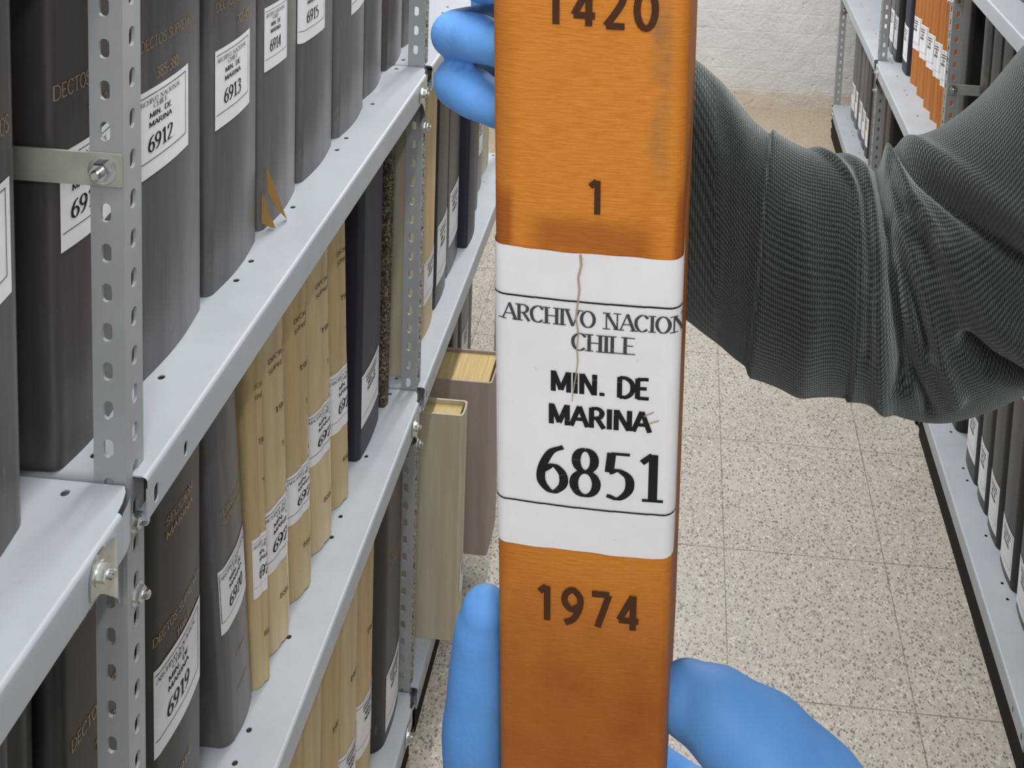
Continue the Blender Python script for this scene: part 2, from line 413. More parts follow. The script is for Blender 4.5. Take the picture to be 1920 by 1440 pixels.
def text_quads(s, cap, cx, cy, style='serif', width=None, slope=0, track=0):
    """quads of a line of text centred on (cx, cy); width squeezes or stretches it"""
    st = STY[style]; x = 0; qs = []
    for ch in s:
        adv, q = glyph_polys(ch, st)
        qs += [[(p.x+x, p.y) for p in k] for k in q]; x += adv+track
    x -= track
    sx = (width/x) if width else cap
    return [[(cx+(p[0]-x/2)*sx, cy+(p[1]-.5)*cap+slope*(p[0]-x/2)*sx) for p in k] for k in qs]
def line_quads(p, q, wd, step=.004):
    p, q = Vector(p), Vector(q); n = max(1, int((q-p).length/step)); t = (q-p).normalized(); nr = Vector((-t.y, t.x))*wd/2
    out = []
    for i in range(n):
        a = p.lerp(q, i/n); b = p.lerp(q, (i+1)/n)
        out.append([tuple(a+nr), tuple(a-nr), tuple(b-nr), tuple(b+nr)])
    return out
def ink(name, quads, fn, mat, parent):
    v = []; f = []
    for i_, q in enumerate(quads):
        P = [Vector(fn(*p)) for p in q]; nn = (P[2]-P[0]).cross(P[3]-P[1])
        if nn.length > 0: nn.normalize()
        k = len(v); v += [p+nn*(1.6e-5*(i_ % 9)) for p in P]; f.append(tuple(range(k, k+len(q))))
    return obj(name, v, f, mat, parent)

# ------------------------------------------------------------------ books
class Spine:
    """rounded spine profile: s = arc length from the middle (+ along the width), out = distance off the surface"""
    def __init__(s, w, r, bulge=0.0, r0=None):
        s.w, s.r = w, r; pts = []
        h = w/2; r1, r0 = r, (r if r0 is None else r0)
        prof = [(-h, .06)]
        for i in range(9):
            a = math.pi/2*i/8; prof.append((-h+r0-r0*math.cos(a), r0-r0*math.sin(a)))
        for i in range(1, 6):
            prof.append((-h+r0+(w-r0-r1)*i/6, -bulge*math.sin(math.pi*i/6)))
        for i in range(9):
            a = math.pi/2*(1-i/8); prof.append((h-r1+r1*math.cos(a), r1-r1*math.sin(a)))
        prof.append((h, .06)); s.p = [Vector(q) for q in prof]
        c = [0]
        for a, b in zip(s.p, s.p[1:]): c.append(c[-1]+(b-a).length)
        s.c = [x-c[-1]/2 for x in c]
    def at(s, t, out=0):
        c = s.c; i = 0
        while i < len(c)-2 and c[i+1] < t: i += 1
        k = (t-c[i])/(c[i+1]-c[i]); a, b = s.p[i], s.p[i+1]
        p = a.lerp(b, k)
        def nrm(j):
            j = max(0, min(len(s.p)-2, j)); d = (s.p[j+1]-s.p[j]).normalized(); return Vector((d.y, -d.x))
        n0 = nrm(i); n1 = nrm(i+1) if k > .5 else nrm(i-1)
        n = n0.lerp(n1, abs(k-.5)).normalized()
        return p+n*out
LETTER_ROWS = [('ARCHIVO NACIONAL', .055, .135, .80, 'serif', 'greyink'), ('CHILE', .055, .205, .26, 'serif', 'greyink'),
               ('MIN. DE', .062, .30, .40, 'sans', 'ink'), ('MARINA', .062, .405, .42, 'sans', 'ink')]
def book(label, cat_, group, Y0, Y1, z, h, Xf, depth, side, mat, r=.018, bulge=.002, lab=None, gilt=None, gcol='gilt', lean=0, name='bound_volume', turn=0, r0=None, head=.004):
    """a bound volume standing spine out; side +1: spine faces +X (left rack), -1: faces -X (right rack)"""
    w = Y1-Y0; Yc = (Y0+Y1)/2
    root = empty(name, (Xf, Yc, z), label, cat_, group)
    root.rotation_euler = (lean, 0, turn); root.location.z += abs(math.sin(lean))*w/2
    sp = Spine(w, min(r, w*.42), bulge, min(r0, w*.42) if r0 else None)
    def L(u, dpt, v):       # u along the shelf to the right of the spine as seen, dpt into the shelf
        return (-dpt*side, u*side, v)
    # case: spine and two boards as one folded sheet 3 mm thick
    out = [(p.x, p.y) for p in sp.p]; out[0] = (out[0][0], depth); out[-1] = (out[-1][0], depth)
    t = .003; inn = []
    for (x, y) in out:
        inn.append((x*(1-2*t/w) if True else x, y if y >= depth else y*(1-t/.05)+t))
    n = len(out); v = []; f = []
    VS = [0, .01, h*.5, h-.01, h]
    for zz in VS:
        v += [L(x, y, zz) for x, y in out]
    for zz in VS:
        v += [L(x, y, zz) for x, y in inn]
    m_ = len(VS)
    for k in range(m_-1):
        for i in range(n-1):
            f.append((k*n+i, k*n+i+1, (k+1)*n+i+1, (k+1)*n+i))
            o = m_*n; f.append((o+k*n+i, o+(k+1)*n+i, o+(k+1)*n+i+1, o+k*n+i+1))
    for k in (0, m_-1):
        for i in range(n-1): f.append((k*n+i, m_*n+k*n+i, m_*n+k*n+i+1, k*n+i+1))
    for i in (0, n-1):
        for k in range(m_-1): f.append((k*n+i, (k+1)*n+i, m_*n+(k+1)*n+i, m_*n+k*n+i))
    obj('cover', v, f, mat, root, 40)
    b = MB(); hw = w/2-t-.0006
    A = L(-hw, min(r, w*.42)*.7+.004, head); B = L(hw, depth-.006, h-head)
    b.box([min(p, q) for p, q in zip(A, B)], [max(p, q) for p, q in zip(A, B)])
    b.obj('page_block', M['pages'], root)
    if lab:
        lw, z0, z1 = lab['w'], lab['z0']-z, lab['z1']-z; s0 = lab.get('s', 0); lh = z1-z0
        sl = lab.get('slope', 0)
        def surf(out_): return lambda a, c: L(*((lambda q: (q.x, q.y))(sp.at(a, out_))), c)
        def grid(fn, a0, a1, c0, c1, na, nc):
            vv = [fn(a0+(a1-a0)*i/na, c0+(c1-c0)*j/nc+sl*(a0+(a1-a0)*i/na)) for j in range(nc+1) for i in range(na+1)]
            ff = [(j*(na+1)+i, j*(na+1)+i+1, (j+1)*(na+1)+i+1, (j+1)*(na+1)+i) for j in range(nc) for i in range(na)]
            return vv, ff
        vv, ff = grid(surf(.0006), s0-lw/2, s0+lw/2, z0, z1, 24, 2)
        lo = obj('label', vv, ff, M[lab.get('mat', 'label')], root, 60)
        fn = surf(.0010); qi = []; qg = []
        top = lambda fr: z1-fr*lh
        ww = lab.get('frame', .90)*lw; wl = lw*.009
        off = lab.get('off', -.07*lw)
        x0, x1 = s0-ww/2-.03*lw, s0+ww/2-.03*lw
        x1 = min(x1, s0+lw/2-.001); x0 = max(x0, s0-lw/2+.0005)
        for fr in (.065, .815): qi += line_quads((x0, top(fr)), (x1, top(fr)), wl)
        for xx in ((x1,) if not lab.get('both') else (x0, x1)): qi += line_quads((xx, top(.065)), (xx, top(.815)), wl, .02)
        if not lab.get('plain'):
            for txt, cp, fr, wf, sty, inkm in LETTER_ROWS:
                q = text_quads(txt, cp*lh, s0+off, top(fr), sty, wf*lw)
                if inkm == 'ink': qi += q
                else: qg += q
            if lab.get('no'): qi += text_quads(lab['no'], .185*lh, s0+off, top(.63), 'serifbold', .45*lw, 0, .05)
        else:
            for fr in (.14, .21): qg += line_quads((s0-lw*.3, top(fr)), (s0+lw*.3, top(fr)), lh*.03)
            for txt, cp, fr, wf, sty, inkm in LETTER_ROWS[2:]: qi += text_quads(txt, cp*lh*1.2, s0, top(fr), sty, wf*lw*1.1)
        qi = [[(a, c+sl*a) for a, c in q] for q in qi]; qg = [[(a, c+sl*a) for a, c in q] for q in qg]
        tx = ink('printed_text', qi, fn, M['ink'], lo)
        if qg: ink('printed_heading', qg, fn, M['greyink'], lo)
    if gilt:
        q = []
        for txt, zc, cap, wd, s0 in gilt: q += text_quads(txt, cap, s0, zc-z, 'type', wd)
        ink('spine_lettering', q, lambda a, c: L(*((lambda k: (k.x, k.y))(sp.at(a, .0006))), c), M[gcol], root)
    return root

# ------------------------------------------------------------------ the room
def struct(name, a, b, mat, kind='structure'):
    o = MB().box(a, b).obj(name, mat, None, None); o['kind'] = kind; return o
struct('floor', (-1.3, -1.7, -.1), (1.6, 4.7, 0), M['floor'])
struct('ceiling', (-1.3, -1.7, 2.50), (1.6, 4.7, 2.60), M['ceiling'])
struct('wall_back', (-1.3, 4.52, 0), (1.6, 4.7, 2.50), M['wall'])
struct('wall_left', (-.92, -1.7, 0), (-.80, 4.52, 2.50), M['wall'])
struct('wall_right', (1.07, -1.7, 0), (1.2, 4.52, 2.50), M['wall'])
struct('wall_front', (-.80, -1.7, 0), (1.07, -1.6, 2.50), M['wall'])

# ------------------------------------------------------------------ shelving racks
FL, PT = .0255, .0026          # flange width and steel thickness of the slotted posts
def post_mesh(side, yaw_dir=1, height=2.38):
    """L post; corner at origin; wide flange faces the camera, narrow one runs down the aisle"""
    mb = MB(); holes_a = []; holes_b = []
    z = .022
    while z < height-.02:
        holes_a.append(slot(.0138, z, .0078, .0150)); holes_b.append(slot(.0132, z+.006, .0080, .0150)); z += .0312
    outer = [(0, 0), (FL, 0), (FL, height), (0, height)]
    mb.plate(outer, holes_a, lambda u, v, w_: (-side*u, w_*1.0, v), PT)
    mb.n_wide = len(mb.f)
    mb.plate([(PT, 0), (FL, 0), (FL, height), (PT, height)], holes_b, lambda u, v, w_: (-side*w_, u, v), PT)
    return mb
def shelf_part(name, root, side, Xf, y0, y1, z, depth=.345, lip=.036, holes=True, mat=None):
    """pressed steel pan; rounded front edge, folded lip, punched holes"""
    mat = mat or M['steel']; mb = MB()
    X = lambda d: Xf-side*d
    rr = .004
    hs = []
    if holes:
        for k in range(int((y1-y0)/.155)+1):
            yy = y0+.118+k*.155
            for dy in (0, .037) if k % 2 else (0,):
                if yy+dy < y1-.03: hs.append(disc(.047, yy+dy, .0032))
        hs.append(disc(.052, y0+.021, .0034)); hs.append(disc(.052, y1-.016, .0034))
    mb.plate([(rr, y0+.004), (.016, y0+.004), (.016, y0+.006), (depth, y0+.006), (depth, y1-.004), (.0125, y1-.004), (.0085, y1-.010), (.0055, y1-.020), (rr, y1-.030)], hs,
             lambda u, v, w_: (X(u), v, z-w_), .0012)
    prof = []
    for i in range(7):
        a = math.pi/2*i/6; prof.append((rr-rr*math.sin(a), z-rr+rr*math.cos(a)))
    prof += [(0, z-.010)]
    def strip(p, ya, yb):
        k = len(p); v = [(X(d), ya, zz) for d, zz in p]+[(X(d), yb, zz) for d, zz in p]
        mb.add(v, [(i, i+1, k+i+1, k+i) for i in range(k-1)])
    strip(prof, y0+.003, y1-.030)
    # rounded, drawn-in corner of the lip at the far end
    cr = [(0, y1-.030), (.0008, y1-.023), (.003, y1-.014), (.0065, y1-.007), (.0125, y1-.004)]
    cv = [(X(d), yy, zz) for d, yy in cr for zz in (z-.0005, z-lip)]
    mb.add(cv, [(2*i, 2*i+1, 2*i+3, 2*i+2) for i in range(len(cr)-1)])
    lh = [slot(-(y0+.017), z-.023, .0075, .0155), slot(-(y0+.066), z-.023, .0065, .0125)] 
    hz = [[( -px, pz) for px, pz in h] for h in lh]
    mb.plate([(y0+.003, z-lip), (y1-.030, z-lip), (y1-.030, z-.010), (y0+.003, z-.010)], hz, lambda u, v, w_: (X(w_), u, v), .0012)
    mb.add([(X(0), y0+.003, z-lip), (X(.012), y0+.003, z-lip), (X(.012), y1-.030, z-lip), (X(0), y1-.030, z-lip)], [(0, 1, 2, 3)])
    v = []
    for i in range(7):
        a = math.pi/2*i/6
        for d in (.0160, depth): v.append((X(d), y0+.006*(1-math.sin(a)), z-.006+.006*math.cos(a)))
    for d in (.0160, depth): v.append((X(d), y0, z-lip))
    mb.add(v, [(2*i, 2*i+1, 2*i+3, 2*i+2) for i in range(7)])
    mb.add([(X(.0125), y1-.004, z), (X(depth), y1-.004, z), (X(depth), y1-.004, z-lip), (X(.0125), y1-.004, z-lip)], [(0, 1, 2, 3)])
    mb.add([(X(depth), y0, z), (X(depth), y1, z), (X(depth), y1, z-lip), (X(depth), y0, z-lip)], [(0, 1, 2, 3)])
    return mb.obj(name, mat, root, 35)
def bolt_mesh(r=.0062, hgt=.0048):
    """hex head with washer, domed tip; axis +X"""
    mb = MB(); n = 24
    def ring(x, rad, m): return [(x, rad*math.cos(2*math.pi*i/m), rad*math.sin(2*math.pi*i/m)) for i in range(m)]
    def lathe(rs, m):
        v = []; 
        for x, rad in rs: v += ring(x, rad, m)
        f = [(k*m+i, k*m+(i+1) % m, (k+1)*m+(i+1) % m, (k+1)*m+i) for k in range(len(rs)-1) for i in range(m)]
        f.append(tuple((len(rs)-1)*m+i for i in range(m))); f.append(tuple(range(m))[::-1]); mb.add(v, f)
    lathe([(0, r*1.35), (.0009, r*1.35)], 24)
    lathe([(.0009, r), (hgt*.8, r), (hgt, r*.86)], 6)
    lathe([(hgt, r*.52), (hgt+.0035, r*.52), (hgt+.0048, r*.36)], 18)
    return mb
def build_rack(name, label, side, Xf, ybounds, shelves, posts, straps, gussets, grime=None, shelf_x=None):
    root = empty(name, (Xf-side*.17, sum(ybounds)/len(ybounds), 0), label, 'shelving rack')
    inv = Matrix.Translation(-root.location)
    def put(o): o.matrix_parent_inverse = inv; return o
    pm = post_mesh(side); nw = pm.n_wide
    proto = worn = None
    for k_, (x, y, dx) in enumerate(posts):
        if proto is None:
            o = proto = pm.obj('post', M['post'], root, 25); worn = proto.data.copy(); worn.materials.append(M['worn'])
            for p in worn.polygons: p.material_index = 1 if p.index >= nw else 0
        else:
            o = proto.copy(); COL.objects.link(o)
        if (side > 0 and k_ == 2) or (side < 0 and k_ in (1, 2)): o.data = worn
        put(o); o.location = (x, y, 0)
    for (x, y, dx) in posts[:4]:
        fm = MB(); fm.box((x-side*.031-.001, y-.003, 0), (x+side*.003+.001, y+.031, .02)); put(fm.obj('foot', M['mattblack'], root))
    for (y0, y1, z) in shelves:
        o = shelf_part('shelf', root, side, Xf, y0, y1, z); put(o)
    for (y0, y1, z) in shelves:
        if z < .2: put(MB().box((Xf-side*.004-.001, y0+.004, .001), (Xf-side*.004+.001, y1-.034, z-.037)).obj('dark_gap_strip', M['mattblack'], root))  # black strip added to darken the gap below the bottom lips
    for (y, z, length) in straps:
        mb = MB(); 
        mb.plate([(0, -.0125), (length, -.0125), (length, .0125), (0, .0125)], [], lambda u, v, w_: (Xf-side*(.0125+u), y-.0004-w_, z+v), .0022)
        o = put(mb.obj('cross_strap', M['strap'], root))
        b = bolt_mesh(.0080, .0058); b.v = [(Xf-side*.0265+v[1], y-.0026-v[0], z+v[2]) for v in b.v]
        bo = b.obj('bolt', M['zinc'], o, 25); bo.matrix_parent_inverse = Matrix.Identity(4)
    for (yp, z) in gussets:
        # zinc plate joining the lip of the nearer shelf to the post, cranked behind the post flange
        pts = [(.022, -.028), (-.0046, -.0261), (-.0175, -.0205), (-.0303, -.0140), (-.045, -.0072), (-.0590, -.0015), (-.0655, -.0012), (-.0715, -.0065), (-.0752, -.0145), (-.0752, -.0235),
               (-.0720, -.0300), (-.0665, -.0320), (-.0615, -.0350), (-.0520, -.0455), (-.0402, -.0586), (-.0230, -.079), (-.0073, -.0964), (.006, -.108), (.022, -.113)]
        def crank(u, w_):
            k = max(0, min(1, (u+.046)/.042)); k = k*k*(3-2*k)
            return Xf+side*(.0006*(1-k)-.0165*k+w_)
        mb = MB(); fill = [(u, v) for u in (-.044, -.036, -.028, -.020, -.012, -.004) for v in (-.02, -.035, -.05) if -.012+u*.0 > v and v > -.095-u*1.05+.0]
        N_ = 10; top_ = pts[:10]; bot_ = pts[10:][::-1]
        us = [-.0752+i*(.0972)/24 for i in range(25)]
        def edge(poly, u):
            best = None
            for (a0, b0), (a1, b1) in zip(poly, poly[1:]):
                if min(a0, a1)-1e-9 <= u <= max(a0, a1)+1e-9:
                    t_ = 0 if abs(a1-a0) < 1e-9 else (u-a0)/(a1-a0); return b0+(b1-b0)*t_
            return poly[-1][1]
        vv = []
        for w_ in (0, .0013):
            for u in us:
                ta, tb = edge(top_, u), edge(bot_, u)
                if tb > ta: tb = ta-.0005
                for q_ in range(5): vv.append((crank(u, w_), yp+u, z+ta+(tb-ta)*q_/4))
        nu = len(us); ff = []
        for o2 in (0, nu*5):
            for i in range(nu-1):
                for q_ in range(4):
                    f_ = (o2+i*5+q_, o2+(i+1)*5+q_, o2+(i+1)*5+q_+1, o2+i*5+q_+1); ff.append(f_ if o2 else f_[::-1])
        rim = [i*5 for i in range(nu)]+[(nu-1)*5+q_ for q_ in range(1, 5)]+[i*5+4 for i in range(nu-2, -1, -1)]+[q_ for q_ in (3, 2, 1)]
        for i in range(len(rim)):
            a0, a1 = rim[i], rim[(i+1) % len(rim)]; ff.append((a0, a1, a1+nu*5, a0+nu*5))
        mb.add(vv, ff)
        o = put(mb.obj('corner_bracket', M['zinc'], root, 35))
        for (dy, dz) in ((-.0625, -.0185), (.0105, -.0400), (.0118, -.1034)):
            b = bolt_mesh(.0064, .0058); x0 = Xf+side*(.0018 if dy < 0 else -.0122)
            b.v = [(x0+side*v[0], yp+dy+v[1], z+dz+v[2]) for v in b.v]
            bo = b.obj('bolt', M['zinc'], o, 25); bo.matrix_parent_inverse = Matrix.Identity(4)
    return root
LX = -.388
YB = [-.165, .735, 1.635, 2.535]
SZ = [1.700, 1.18, .633, .086]
sh = [(a+.003, b, z) for a, b in zip(YB, YB[1:]) for z in SZ]
lposts = [(LX-.012, y-.0022, 0) for y in YB]+[(LX-.318, y-.0022, 0) for y in YB]
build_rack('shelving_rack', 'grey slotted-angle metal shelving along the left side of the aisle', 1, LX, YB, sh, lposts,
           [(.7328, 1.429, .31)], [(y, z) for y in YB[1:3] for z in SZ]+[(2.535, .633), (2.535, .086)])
RX = .626
YR = [1.655, 2.545, 3.42, 4.307]
shr = [(a+.003, b, z) for a, b in zip(YR, YR[1:]) for z in (1.700, 1.18, .625)]+[(YR[0]+.003, YR[1], .100), (YR[1]+.003, YR[2], .100), (YR[2]+.003, YR[3], .125)]
rposts = [(RX+.012, y-.0022, 0) for y in YR]+[(RX+.318, y-.0022, 0) for y in YR]
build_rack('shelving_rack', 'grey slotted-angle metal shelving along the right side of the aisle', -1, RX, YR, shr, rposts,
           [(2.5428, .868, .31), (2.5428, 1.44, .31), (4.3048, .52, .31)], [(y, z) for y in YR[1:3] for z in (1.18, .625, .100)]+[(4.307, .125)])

# ------------------------------------------------------------------ left rack, upper shelf
GA = 'dark cloth volumes on the upper left shelf'
def dv(label, Y0, Y1, Xf=-.452, mat='grey', h=.458, lab=None, gilt=None, z=1.1805, group=GA, **k):
    k.setdefault('r0', .009); k.setdefault('bulge', .004)
    return book(label, 'book', group, Y0, Y1, z, h, Xf, .235, 1, M[mat], lab=lab, gilt=gilt, **k)
def LB(Y0, Y1, a, b, z0, z1, no, **k):
    """label between measured Y positions a..b on the spine Y0..Y1"""
    d = dict(w=b-a, s=(a+b)/2-(Y0+Y1)/2, z0=z0, z1=z1, no=no); d.update(k); return d
dv('dark grey cloth volume left of the near post, cut off by the photo edge', .575, .697, -.452, 'taupe',
   lab=LB(.575, .697, .600, .681, 1.362, 1.446, '6910'), gilt=[('DECTOS SUPREMOS', 1.484, .0125, .092, 0)], gcol='gilt2')
dv('dark grey volume half hidden behind the near post and its strap', .737, .838, -.455, 'taupe',
   lab=LB(.737, .838, .745, .824, 1.354, 1.432, '6911', off=-.011), gilt=[('DECTOS SUPREMOS', 1.480, .0115, .098, .002), ('1959', 1.452, .011, .03, .004)], gcol='gilt2')
dv('grey cloth volume labelled 6912 just right of the near post', .842, .973, -.447, 'grey', r=.022,
   lab=LB(.842, .973, 0.846, .928, 1.361, 1.438, '6912', off=-.0095), gilt=[('DECTOS SUPREMOS', 1.478, .0095, .092, -.012), ('385-380', 1.449, .010, .036, -.018)], gcol='gilt2')
dv('grey cloth volume labelled 6913 on the upper left shelf', .977, 1.102, -.446, 'grey', r=.022,
   lab=LB(.977, 1.102, .988, 1.064, 1.347, 1.427, '6913'), gilt=[('DECTOS SUPREMOS', 1.470, .009, .088, -.006), ('70-45', 1.446, .010, .034, .006)], gcol='gilt2')
dv('grey cloth volume labelled 6914 with a torn lower spine corner', 1.106, 1.216, -.447, 'grey2', r=.016,
   lab=LB(1.106, 1.216, 1.098+.014, 1.165, 1.360, 1.432, '6914'), gilt=[('DECTOS SUPREMOS', 1.470, .009, .08, 0)], gcol='gilt2')
dv('grey cloth volume labelled 6915 on the upper left shelf', 1.222, 1.348, -.446, 'grey', r=.022,
   lab=LB(1.222, 1.348, 1.222, 1.290, 1.354, 1.434, '6915'), gilt=[('DECTOS SUPREMOS', 1.470, .009, .08, 0)], gcol='gilt2')
dv('grey cloth volume with its label cut off by the photo top, fourth after 6912', 1.352, 1.480, -.444, 'grey2', r=.026,
   lab=LB(1.352, 1.480, 1.392, 1.462, 1.338, 1.42, '6916'))
dv('grey volume without visible label, last one wholly before the far post', 1.486, 1.592, -.452, 'grey', r=.02)
dv('grey volume beside the far post, last but one on the upper left shelf', 1.602, 1.706, -.452, 'taupe', r=.02)
dv('narrow grey volume just left of the far post, last on the upper left shelf', 1.712, 1.80, -.455, 'grey2', r=.018)
# torn spine cloth at the foot of 6914
mb = MB()
def flap(p, tk=.0009):
    v = [Vector(q) for q in p]; n = len(v); mb.add([tuple(q) for q in v]+[tuple(q+Vector((tk, -tk, 0))) for q in v],
        [tuple(range(n)), tuple(range(2*n-1, n-1, -1))]+[(i, (i+1) % n, n+(i+1) % n, n+i) for i in range(n)])
flap([(-.4455, 1.112, 1.252), (-.4400, 1.117, 1.236), (-.4340, 1.124, 1.208), (-.4290, 1.131, 1.184), (-.4310, 1.137, 1.1815), (-.4385, 1.128, 1.196), (-.4450, 1.115, 1.222)])
flap([(-.4480, 1.106, 1.228), (-.4420, 1.107, 1.212), (-.4370, 1.109, 1.194), (-.4350, 1.113, 1.1825), (-.4420, 1.116, 1.1815), (-.4490, 1.108, 1.190)])
o = mb.obj('torn_cloth', mat_flat('torn_spine_lining', lin(176, 140, 84), .85), [q for q in bpy.data.objects if q.get('label', '').startswith('grey cloth volume labelled 6914')][0], 20)
bpy.context.view_layer.update(); o.matrix_parent_inverse = o.parent.matrix_world.inverted()

# ------------------------------------------------------------------ left rack, middle shelf (z .633)
GM = 'volumes on the middle left shelf'
def mv(label, Y0, Y1, Xf, mat, h=.45, lab=None, gilt=None, z=.6335, group=GM, depth=.235, **k):
    return book(label, 'book', group, Y0, Y1, z, h, Xf, depth, 1, M[mat], lab=lab, gilt=gilt, **k)
mv('dark volume in the bottom left corner of the photo under the near shelf', .575, .669, -.447, 'black')
mv('very dark volume left of the gilt lettered one below the near shelf', .672, .716, -.462, 'black', .44, r=.012)
mv('dark brown volume with gilt lettering behind the foot of the near post', .720, .846, -.450, 'black', r=.016,
   gilt=[('DECTOS SUPREMOS', .946, .0105, .098, .003), ('1960', .913, .011, .032, .0), ('MARINA', 1.045, .009, .05, -.012), ('SECCION', 1.061, .008, .05, -.012)])
mv('dark grey volume labelled 6919 right of the near post', .858, .968, -.447, 'black', r=.018, bulge=.003,
   lab=LB(.858, .968, .866, .955, .792, .882, '6919', slope=-.02), gilt=[('SECCION', 1.017, .0075, .05, -.004), ('MARINA', 1.003, .0075, .05, -.004), ('DECTOS SUPREMOS', .912, .0085, .088, -.004), ('1961', .889, .0085, .026, 0), ('6919', .740, .009, .03, 0)])
mv('grey volume labelled 6920 leaning beside the cream ones', 1.024, 1.090, -.445, 'grey2', r=.014, lean=.118,
   lab=dict(w=.064, s=.001, z0=.786, z1=.868, no='6920', both=1, slope=.10), gilt=[('DECTOS', .930, .008, .04, 0), ('SUPREMOS', .918, .008, .046, 0), ('1961', .735, .008, .024, 0), ('6920', .69, .008, .024, 0)])
cream = [('cream vellum volume next to 6920, first of the cream ones', 1.093, 1.126, .835, .757, '6921', 'vellum2'),
         ('cream vellum volume, second from 6920 on the middle left shelf', 1.128, 1.204, .833, .748, '6922', 'vellum'),
         ('cream vellum volume, third from 6920 on the middle left shelf', 1.207, 1.277, .818, .748, '6923', 'vellum2'),
         ('cream vellum volume, fourth from 6920 on the middle left shelf', 1.280, 1.360, .846, .770, '6924', 'vellum'),
         ('cream vellum volume next to the navy one, last of the cream ones', 1.363, 1.424, .847, .754, '6925', 'vellum2')]
for lb_, a, b, zt, zb, no, mt in cream:
    wv = b-a
    mv(lb_, a, b, -.440, mt, .462, r=wv*.36, bulge=.004, gcol='brownink', lean=.08, lab=LB(a, b, a-.002, b+.002, zb, zt, no, slope=.06),
       gilt=[('DECRETOS', 1.022, .006, wv*.6, 0), ('SUPREMOS', 1.008, .006, wv*.6, 0), ('1961', .952, .0075, wv*.34, 0), ('1', .90, .008, .006, 0), (no, .70, .0075, wv*.34, 0)])
mv('navy blue volume standing forward beside the cream ones', 1.462, 1.566, -.441, 'navy', .46, r=.010,
   lab=LB(1.462, 1.566, 1.468, 1.550, .682, .764, '6926', plain=1))
mv('narrow volume in dark speckled marbled paper beside the far post', 1.584, 1.606, -.4385, 'marble', .46, r=.004, lean=-.03)
mv('cream vellum volume seen through the holes of the far post', 1.664, 1.756, -.424, 'pale', .46, r=.005)
mv('cream volume with a white label just right of the far post', 1.762, 1.848, -.424, 'vellum2', .46, r=.014, lab=LB(1.762, 1.848, 1.770, 1.846, .693, .772, None, plain=1))
mv('black volume with a long white label beyond the far post', 1.856, 1.952, -.425, 'black', .46, r=.01, lab=LB(1.856, 1.952, 1.866, 1.944, .675, .79, None, plain=1))
mv('dark grey volume with a shiny white label beyond the far post', 1.957, 2.072, -.428, 'taupe', .46, r=.012, lab=LB(1.957, 2.072, 1.975, 2.055, .69, .80, None, plain=1))
mv('navy volume standing further forward beyond the far post', 2.080, 2.165, -.412, 'navy', .46, r=.008)
mv('black volume beyond the far post, half hidden by the gloved hand', 2.215, 2.275, -.428, 'black', .45, r=.01)
mv('grey volume with a white label low beside the held book', 2.300, 2.38, -.44, 'grey', .45, r=.012, lab=LB(2.3, 2.38, 2.305, 2.375, .72, .80, None, plain=1))
mv('pale volume at the far end of the left shelf, beside the held book', 2.400, 2.49, -.445, 'pale', .45, r=.012)

# ------------------------------------------------------------------ left rack, bottom shelf (z .086)
GB = 'volumes on the bottom left shelf'
def bv(label, Y0, Y1, Xf, mat, h=.45, **k):
    return mv(label, Y0, Y1, Xf, mat, h, z=.0865, group=GB, **k)
bl = [(1.06, 1.13, 'vellum'), (1.135, 1.205, 'vellum2'), (1.21, 1.275, 'vellum'), (1.28, 1.35, 'vellum2'), (1.355, 1.43, 'vellum'), (1.435, 1.508, 'vellum2')]
bn = ['sixth', 'fifth', 'fourth', 'third', 'second', 'first']
for (a, b, mt), nn in zip(bl, bn):
    bv('cream vellum volume on the bottom left shelf, %s before the black one' % nn if nn != 'first' else 'cream vellum volume touching the black one on the bottom left shelf', a, b, -.425, mt, .44, r=.02, bulge=.003,
       gcol='brownink', gilt=[('1962', .36, .009, .028, 0)],
       lab=(LB(a, b, a, b, .165, .255, None, plain=1) if nn in ('first', 'second', 'fourth') else None))
bv('black volume with a white label at the end of the bottom left shelf', 1.520, 1.638, -.4155, 'black', .462, r=.026, lab=LB(1.520, 1.646, 1.545, 1.628, .105, .205, None, plain=1),
   gilt=[('DECTOS', .40, .010, .06, 0), ('SUPREMOS', .386, .010, .07, 0)], gcol='gilt2')
bv('cream volume drawn out over the shelf edge, nearer of the two', 1.737, 1.778, -.342, 'pale', .432, r=.006, bulge=.001, depth=.26, head=.008,
   lab=LB(1.737, 1.778, 1.742, 1.772, .172, .232, None, plain=1))
bv('mauve and cream volume drawn out over the shelf edge, farther of the two', 1.930, 2.03, -.326, 'mauve', .362, r=.006, bulge=.001, depth=.26, head=.006)
bv('grey volume behind the drawn out ones on the bottom left shelf', 2.10, 2.16, -.44, 'black', .42, r=.01)
bv('greyish volume with a torn label low at the far end of the left rack', 2.17, 2.26, -.438, 'taupe', .44, r=.01, lab=LB(2.17, 2.26, 2.18, 2.25, .30, .38, None, plain=1))
bv('dark volume at the very end of the bottom left shelf', 2.30, 2.36, -.45, 'black', .43, r=.01)

